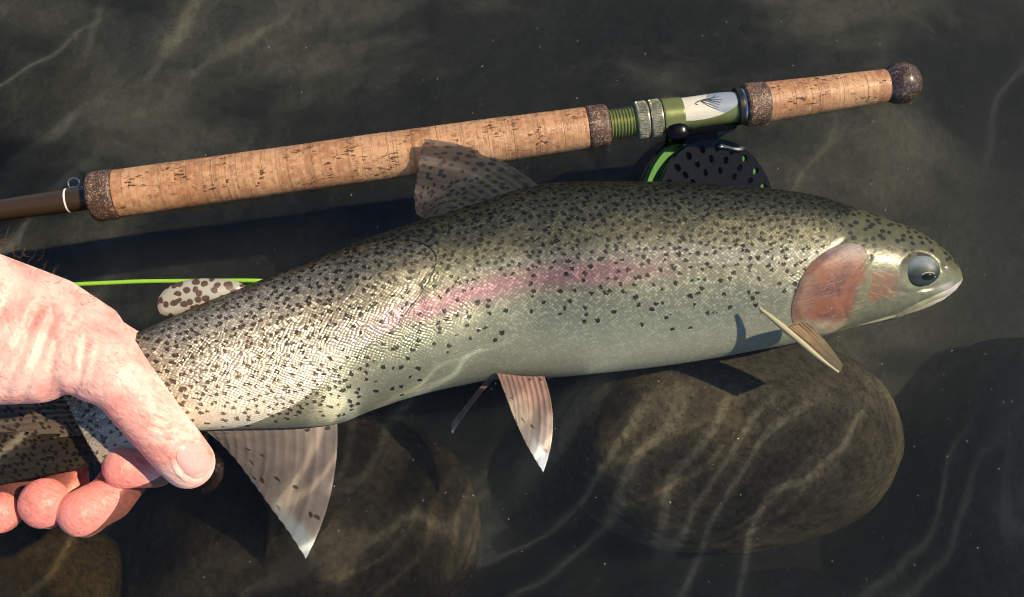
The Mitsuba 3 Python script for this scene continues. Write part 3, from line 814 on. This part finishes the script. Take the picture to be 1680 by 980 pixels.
def hand_front(x, y):
    out = np.zeros(np.shape(x))
    for i, (a, b) in enumerate(zip(np.ravel(x), np.ravel(y))):
        k = nail_tree.query_ball_point([a, b], 7)
        k = k if len(k) else [nail_tree.query([a, b])[1]]
        z = hz[k]
        top = z > z.max() - 0.004
        out.flat[i] = z[top].mean()
    return out


plain('nail', (0.66, 0.36, 0.33), 0.16, 0.0, 0.5, clearcoat=0.5)


def nail(key, cx, cy, ang, a, b, lift=0.0006):
    u, t = np.meshgrid(np.linspace(0.03, 1, 9), np.linspace(0, 2 * np.pi, 44, endpoint=False), indexing='ij')
    cu, su = np.cos(t), np.sin(t)
    px, py = u * np.sign(cu) * np.abs(cu) ** 0.75 * a, u * np.sign(su) * np.abs(su) ** 0.75 * b
    x, y = cx + px * math.cos(ang) - py * math.sin(ang), cy + px * math.sin(ang) + py * math.cos(ang)
    z = hand_front(x, y)
    top = at(x, y, z, lift * np.sqrt(np.clip(1.02 - u ** 4, 0, 1)) + 0.0001)
    bot = at(x, y, z, -0.0008 + 0 * u)
    m = join([sheet(top, close=True), sheet(bot, close=True, flip=True)])
    add(key, m, 'nail', True)


nail('person__thumbnail', 317, 757, 0.86, 29, 22)
for pts, wz in (([(112, 878), (140, 880), (166, 868), (186, 848)], 0.0585), ([(58, 866), (82, 866), (102, 850), (111, 832)], 0.058)):
    e = curve(pts, 24)
    add(numbered('person__fingernail'), tube(at(e[:, 0], e[:, 1], np.full(24, wz)), 2.6 * S * np.sin(np.linspace(0.12, np.pi - 0.12, 24)) ** 0.5, 8), 'nail', True)

# hair along the upper edge of the wrist
plain('hair_brown', (0.10, 0.055, 0.035), 0.4)
hairs = []
edge = np.array([(-40, 372), (0, 392), (60, 425), (120, 462), (165, 490)], float)
for i in range(120):
    u = random.random() ** 1.3
    e = np.array([np.interp(u, np.linspace(0, 1, 5), edge[:, 0]), np.interp(u, np.linspace(0, 1, 5), edge[:, 1])])
    inn = 4 + 32 * random.random() ** 1.6
    x0, y0 = e[0] + random.uniform(-6, 6) - 0.35 * inn, e[1] + inn
    z0 = float(hand_front(np.array([x0]), np.array([y0]))[0])
    ln = random.uniform(12, 38) * (1.15 - 0.6 * u)
    ang = random.gauss(-0.75, 0.55)
    c = random.gauss(0, 0.9)
    q = np.linspace(0, 1, 7)
    X_ = x0 + ln * np.cumsum(np.cos(ang + c * q)) / 7
    Y_ = y0 + ln * np.cumsum(np.sin(ang + c * q)) / 7
    hairs.append(tube(at(X_, Y_, z0 + 0.004 * q * random.random()), 0.00009 * (1.1 - q), 3, cap=False))
add('person__hair', join(hairs), 'hair_brown', False, label='short brown hairs along the edge of the wrist')

# ------------------------------------------------------------------ the rod
def rod_xy(x):
    return x, 345 - 0.1407 * x


ROD_Z = 0.003


def rod_w(x):
    return water_w(*rod_xy(x), ROD_Z)


ra_, rb_ = at(*rod_xy(0.0), rod_w(0.0)), at(*rod_xy(1478.0), rod_w(1478.0))
R_DIR = (rb_ - ra_) / np.linalg.norm(rb_ - ra_)
R_UP = np.cross(-FWD, R_DIR); R_UP /= np.linalg.norm(R_UP)            # across the rod, up in the drawing
R_OUT = np.cross(R_DIR, R_UP)                                         # towards the viewer
DX = 1 / math.cos(math.atan(0.1407))


def rod_pt(x):
    return at(*rod_xy(x), rod_w(x))


def lathe(key, xs, rs, bsdf, sides=64, label=None, twist=None, smooth=True, a0=0.0, dirt=0.0):
    """A turned piece of the rod: drawing x along it, radius in drawing units."""
    xs, rs = np.asarray(xs, float), np.asarray(rs, float)
    c = rod_pt(xs)
    r = rs * np.array([kk(rod_w(x)) for x in xs])
    an = np.linspace(0, 2 * np.pi, sides + 1) + a0
    rr = r[:, None] * np.ones(len(an))
    if twist is not None:
        rr = rr + twist(xs[:, None], an[None]) * S
    P_ = c[:, None] + rr[..., None] * (np.cos(an)[None, :, None] * R_OUT + np.sin(an)[None, :, None] * R_UP)
    m = sheet(P_)
    along = (c - rod_pt(0.0)) @ R_DIR * 1e3
    uv = np.stack(np.broadcast_arrays(along[:, None], an[None] * r.max() * 1e3), -1).reshape(-1, 2)
    if trimesh.Trimesh(m.vertices, m.faces, process=True).volume < 0:
        m.invert()
    add(key, m, bsdf, smooth, uv=uv, label=label)


def capped(x0, x1, r0, r1, cut=1.2, n=8, rm=None):
    """Profile of a turned piece with rounded ends that close on the axis."""
    a = np.linspace(0, np.pi / 2, 5)
    f = (np.linspace(x0 + cut, x1 - cut, n) - x0) / (x1 - x0)
    mid_r = r0 + (r1 - r0) * f if rm is None else np.interp(f, [0, 1], [r0, r1]) + rm * 4 * f * (1 - f)
    xs = np.concatenate([[x0, x0], x0 + cut * (1 - np.cos(a[1:])), np.linspace(x0 + cut, x1 - cut, n)[1:], x1 - cut + cut * np.sin(a[1:]), [x1]])
    rs = np.concatenate([[0.01, mid_r[0] - cut], mid_r[0] - cut + cut * np.sin(a[1:]), mid_r[1:], mid_r[-1] - cut + cut * np.cos(a[1:]), [0.01]])
    return xs, np.maximum(rs, 0.01)


tag('fishing_rod', 'two-handed fly rod with long cork grips lying across the water behind the trout', 'fishing rod')
lathe('fishing_rod__blank', [-900, -899, 0, 100, 158], [0.01, 13, 17.5, 19.5, 20], 'blank_varnish', 40, label='glossy dark brown rod blank')
lathe('fishing_rod__blank__white_band', [110, 110.5, 113, 113.5], [19, 20.2, 20.2, 19], 'white_thread', 40)
lathe('fishing_rod__grip_collar', *capped(149, 194, 41, 41.5, 9, 10), 'composite_cork', label='dark speckled collar at the front of the long grip')
fore = lambda x: np.interp(x, [190, 300, 450, 620, 800, 960], [39.5, 38.5, 38, 38.2, 36.5, 34])
bx = np.linspace(193, 962, 20)
for i in range(19):
    x0, x1 = bx[i] + 0.15, bx[i + 1] - 0.15
    jit = random.uniform(-0.25, 0.25)
    xs, rs = capped(x0, x1, fore(x0) + jit, fore(x1) + jit, 0.5, 8)
    lathe(numbered('fishing_rod__fore_grip__cork_ring'), xs, rs, 'cork', 72)
lathe('fishing_rod__fore_grip__core', [190, 965], [30, 28], 'composite_cork', 24)
lathe('fishing_rod__grip_collar_001', *capped(961, 998, 35, 34, 7, 10), 'composite_cork', label='dark speckled collar at the rear of the long grip')
th_x = np.linspace(994, 1046, 220)
lathe('fishing_rod__threaded_barrel', th_x, 23.5 + 1.3 * np.sin((th_x - 994) / 5.2 * 2 * np.pi), 'green_metal', 48, label='green threaded barrel')
for j, x0 in enumerate((1042, 1064)):
    xs, rs = capped(x0, x0 + 20, 30, 30, 2.5, 12)
    kn = lambda x, a, x0=x0: 0.75 * np.sign(np.sin(a * 44 + (x - x0) * 0.28)) * (np.abs(x - x0 - 10) < 7.4)
    lathe(numbered('fishing_rod__lock_ring'), xs, rs, 'knurled_metal', 352, twist=kn, smooth=False, label='worn knurled lock ring')
lathe('fishing_rod__hood', *capped(1085, 1119, 30.5, 28, 2.0, 10), 'green_metal', 64, label='plain olive green hood')
lathe('fishing_rod__seat_barrel', *capped(1112, 1222, 25.5, 25.5, 2.0, 10), 'green_metal', 64)


def seat_patch(key, poly, bsdf, r_units, label=None, th_u=0.9):
    """A thin shell bent round the seat; poly in (drawing x, degrees up from the side facing the viewer)."""
    pg = Polygon(poly) if not isinstance(poly, Polygon) else poly
    m = trimesh.creation.extrude_polygon(pg.segmentize(3.0), th_u, engine='earcut')
    m = m.subdivide_to_size(6.0)
    v = np.array(m.vertices)
    r = (r_units + v[:, 2]) * kk(-0.004)
    a = np.radians(v[:, 1])
    pos = rod_pt(v[:, 0]) + r[:, None] * (np.cos(a)[:, None] * R_OUT + np.sin(a)[:, None] * R_UP)
    add(key, outward(trimesh.Trimesh(pos, m.faces, process=False)), bsdf, False, label=label)


oval = affinity.translate(affinity.scale(Point(0, 0).buffer(1, 24), 66, 62), 1142, 24)
window = oval.intersection(Polygon([(1117, -75), (1210, -75), (1210, 95), (1117, 95)]))
grey = window.intersection(affinity.translate(affinity.scale(Point(0, 0).buffer(1, 24), 42, 66), 1199, 36))
seat_patch('fishing_rod__seat_insert', window, 'cream_print', 25.4, 'cream and grey-blue reel seat insert with a drawn fly')
seat_patch('fishing_rod__seat_insert__grey_panel', grey, 'grey_print', 25.8)
strokes = []
for pts, wd in (([(1142, 30), (1152, 33), (1163, 26), (1175, 14)], 1.5), ([(1142, 30), (1137, 22), (1140, 18)], 1.3), ([(1150, 34), (1163, 37), (1171, 44), (1172, 52)], 1.3), ([(1160, 36), (1170, 37), (1176, 40)], 1.0),
                ([(1150, 32), (1160, 22), (1174, 6)], 1.2), ([(1148, 29), (1158, 14), (1172, -2)], 1.2), ([(1147, 28), (1156, 9), (1170, -9)], 1.1), ([(1152, 33), (1166, 29), (1180, 22)], 1.1),
                ([(1147, 31), (1155, 35), (1162, 34)], 2.6), ([(1158, 28), (1168, 20), (1178, 14)], 0.8)):
    q = curve(pts, 12)
    strokes.append(shapely.LineString(q * [1, 0.45]).buffer(wd * 0.5))
fly = affinity.scale(shapely.union_all(strokes), 1, 1 / 0.45, origin=(0, 0))
for g in getattr(fly, 'geoms', [fly]):
    seat_patch('fishing_rod__seat_insert__fly_drawing', g, 'ink', 26.2, th_u=0.8)
lathe('fishing_rod__end_ring', *capped(1206, 1216, 31, 31, 2, 6), 'black_rubber', 64, label='black ring at the front of the short grip')
lathe('fishing_rod__end_ring_001', *capped(1215, 1220, 29.5, 29.5, 1.5, 6), 'chrome', 64, label='thin bright ring')
lathe('fishing_rod__grip_collar_002', *capped(1219, 1259, 36, 34, 6, 10), 'composite_cork', label='speckled brown collar at the front of the short grip')
rear = lambda x: np.interp(x, [1258, 1330, 1400, 1456], [33, 30.5, 28.5, 26.5])
bx = np.linspace(1257, 1453, 6)
for i in range(5):
    x0, x1 = bx[i] + 0.15, bx[i + 1] - 0.15
    xs, rs = capped(x0, x1, rear(x0), rear(x1), 0.5, 8)
    lathe(numbered('fishing_rod__rear_grip__cork_ring'), xs, rs, 'cork', 72)
lathe('fishing_rod__rear_grip__core', [1256, 1456], [24, 22], 'composite_cork', 24)
kx = np.array([1450, 1450, 1452, 1456, 1462, 1470, 1480, 1490, 1498, 1504, 1508, 1509.5, 1510])
kr = np.array([0.01, 24, 26, 28, 31, 33.5, 33.8, 31.5, 27, 20, 12, 5, 0.01])
kq = PchipInterpolator(np.arange(13), np.stack([kx, kr], -1))(np.linspace(0, 12, 60))
lathe('fishing_rod__butt_knob', kq[:, 0], kq[:, 1], 'varnished_cork', 64, label='round glossy dark brown butt knob')
# hook keeper: a small wire ring standing on the blank
c = rod_pt(126.0) + R_UP * 26 * S + R_OUT * 0.001
an = np.linspace(0, 2 * np.pi, 33)
add('fishing_rod__hook_keeper', join([tube(c + np.cos(an)[:, None] * R_DIR * 9 * S + np.sin(an)[:, None] * R_UP * 8 * S, 0.0004, 8, cap=False),
    tube(np.array([rod_pt(112.0) + R_UP * 18 * S, c - R_UP * 7 * S]), 0.0006, 8), tube(np.array([rod_pt(140.0) + R_UP * 18 * S, c - R_UP * 7 * S]), 0.0006, 8)]), 'chrome', True, label='small wire hook keeper ring')

# ------------------------------------------------------------------ the reel
RN = 0.40 * R_DIR - 0.06 * R_UP + 0.91 * R_OUT
RN /= np.linalg.norm(RN)
RX = R_DIR - (R_DIR @ RN) * RN; RX /= np.linalg.norm(RX)
RY = np.cross(RN, RX)
REEL = at(1157, 350, -0.044)
UR = kk(-0.044) * 1.09


def reel_part(key, poly, z0, z1, bsdf, label=None, smooth=30):
    """A plate of the reel cut from a sheet: polygon in drawing units round the spindle, z along the spindle in metres."""
    m = trimesh.creation.extrude_polygon(poly, 1.0, engine='earcut')
    v = np.array(m.vertices)
    z = z0 + (z1 - z0) * v[:, 2]
    pos = REEL + (v[:, :1] * RX + v[:, 1:2] * RY) * UR + z[:, None] * RN
    add(key, outward(trimesh.Trimesh(pos, m.faces, process=False)), bsdf, smooth, label=label)


def holes(rad, n, rx_, ry_, off=0.0):
    return [affinity.rotate(affinity.translate(affinity.scale(Point(0, 0).buffer(1, 8), rx_, ry_), rad, 0), math.degrees(2 * math.pi * (i + off) / n), origin=(0, 0)) for i in range(n)]


disc = lambda r: Point(0, 0).buffer(r, 48)
tag('fly_reel', 'black perforated fly reel with green rim under the rod, half hidden by the trout', 'fishing reel')
reel_part('fly_reel__frame', disc(121).difference(shapely.union_all(holes(98, 18, 7, 5) + holes(78, 14, 6, 4.5, .5))), -0.016, -0.013, 'black_metal', 'black perforated back plate')
reel_part('fly_reel__frame__rim', disc(121).difference(disc(115)), -0.013, -0.002, 'black_metal')
reel_part('fly_reel__rim', disc(118).difference(disc(101)), -0.0015, 0.0035, 'lime_metal', 'bright green rim showing as a crescent on the left')
reel_part('fly_reel__spool', disc(108).difference(shapely.union_all(holes(95, 22, 6.5, 5) + holes(78, 18, 6, 4.5, .5) + holes(61, 14, 5.5, 4))), 0.0085, 0.0115, 'black_metal', 'black spool face with rings of small holes')
reel_part('fly_reel__spool__hub', disc(30), 0.0115, 0.0155, 'black_metal')
reel_part('fly_reel__spool__backing', disc(70).difference(disc(20)), -0.006, 0.002, 'black_rubber')
pos = REEL + RX * 28 * UR + RY * 92 * UR + RN * 0.0125
hnd = np.array([pos - RX * 16 * UR + RY * 3 * UR, pos, pos + RX * 18 * UR - RY * 5 * UR, pos + RX * 34 * UR - RY * 4 * UR])
add('fly_reel__handle', tube(curve(hnd, 24), np.interp(np.linspace(0, 1, 24), [0, .1, .5, .85, 1], [2, 5, 3.4, 6, 3]) * S, 14), 'chrome', True, label='small bright winding handle')
# foot: stem from the frame to the seat, its tongue under the hood
f0, f1 = REEL + RY * 112 * UR - RN * 0.006, rod_pt(1150.0) - R_UP * 26 * S - R_OUT * 0.004
fm = m3.Manifold.hull_points(np.vstack([np.array(trimesh.creation.icosphere(subdivisions=2).vertices) * r + q for q, r in
                                        ((f0 - R_DIR * 0.010, .0035), (f0 + R_DIR * 0.010, .0035), (f1 - R_DIR * 0.016, .003), (f1 + R_DIR * 0.016, .003))]))
add('fly_reel__foot', fm, 'black_metal', 40, label='black reel foot')
kc = rod_pt(1103.0) - R_UP * 29 * S + R_OUT * 17 * S
km = trimesh.creation.icosphere(subdivisions=4)
kv = np.sign(km.vertices) * np.abs(km.vertices) ** 0.8
add('fly_reel__foot__tongue', trimesh.Trimesh(kc + kv[:, :1] * 19 * S * R_DIR + kv[:, 1:2] * 14 * S * R_UP + kv[:, 2:] * 10 * S * R_OUT, km.faces, process=False), 'black_metal', True, label='rounded glossy end of the reel foot under the hood')
# ------------------------------------------------------------------ fly line
lx = np.array([-260, -80, 60, 150, 250, 330, 400, 470, 560])
ly = np.array([520, 485, 470, 465.5, 461.5, 461, 460.5, 464, 480])
lw = water_w(lx, ly, 0.0012)
lw[-2:] -= [0.004, 0.012]
lc = curve(np.stack([lx, ly, lw * 1e4], -1), 90)
add('fly_line', tube(at(lc[:, 0], lc[:, 1], lc[:, 2] / 1e4), 3.3 * S, 10), 'line_coating', True, label='thin bright green fly line floating between the wrist and the trout', cat='fishing line')

# ------------------------------------------------------------------ water: one rippled sheet that climbs a little where it meets the thumb
wx_, wy_ = graded(-0.33, 0.33, 0.0013, 2.2, 30), graded(-0.25, 0.30, 0.0013, 2.2, 30)
X, Y = np.meshgrid(wx_, wy_, indexing='ij')
pp = np.stack([X, Y, X * 0], -1)
Z = 0.0022 * (meshkit.fbm(pp * [17, 26, 1] + 3, 2, 5) - 0.5) + 0.0007 * (meshkit.fbm(pp * [70, 95, 1], 2, 6) - 0.5)
Z *= np.exp(-np.maximum(0, np.hypot(X, Y) - 1.0))
near = np.array(hand.vertices)[hx > 240]
near = near[np.abs(near[:, 2]) < 0.0015]
d, _ = cKDTree(near[:, :2]).query(np.stack([X, Y], -1).reshape(-1, 2))
Z += 0.0006 * np.exp(-(d.reshape(X.shape) / 0.0022))
add('water', sheet(np.stack([X, Y, Z], -1)), 'water_material', True, uv=np.stack([X, Y], -1).reshape(-1, 2), label='clear shallow river water with small ripples', cat='water', kind='structure')

# the river water itself: slightly murky, from a little under the surface down into the bed
scene['murk'] = {'type': 'homogeneous', 'albedo': rgb(0.74, 0.80, 0.76), 'sigma_t': 0.5}
scene['haze'] = {'type': 'cube', 'to_world': T().translate([0, 0, -0.382]).scale([3.0, 3.0, 0.35]), 'bsdf': {'type': 'null'}, 'interior': {'type': 'ref', 'id': 'murk'}}
tag('haze', 'faint murk in the river water', 'murk', kind='stuff')

# specks drifting in the water, bubbles where the thumb and the fish break the surface
plain('speck_white', (0.55, 0.57, 0.55), 0.5)
specks = []
ico = trimesh.creation.icosphere(subdivisions=1)
for i in range(330):
    x, y = random.uniform(330, 1660), random.uniform(30, 960)
    w = float(water_w(x, y, -random.uniform(0.006, 0.05)))
    r = random.choice([0.00012, 0.00016, 0.0002, 0.00032])
    specks.append(trimesh.Trimesh(np.array(ico.vertices) * r + at(x, y, w), ico.faces, process=False))
add('water_specks', join(specks), 'speck_white', True, label='fine pale specks drifting in the water', cat='specks', kind='stuff')
scene['bubble'] = {'type': 'dielectric', 'int_ior': 1.33, 'ext_ior': 1.0}
bub = trimesh.creation.icosphere(subdivisions=3)
bb = []
for x, y, r in ((320, 712, 7), (312, 718, 5), (330, 706, 5), (338, 700, 4), (350, 690, 3.5), (1130, 206, 7), (1121, 212, 5), (1140, 210, 4), (344, 695, 3)):
    w = float(water_w(x, y, 0.0015))
    bb.append(trimesh.Trimesh(np.array(bub.vertices) * r * S + at(x, y, w), bub.faces, process=False))
add('bubbles', join(bb), 'bubble', True, label='tiny water beads where thumb, fingers and reel foot break the surface', cat='bubbles', kind='stuff')
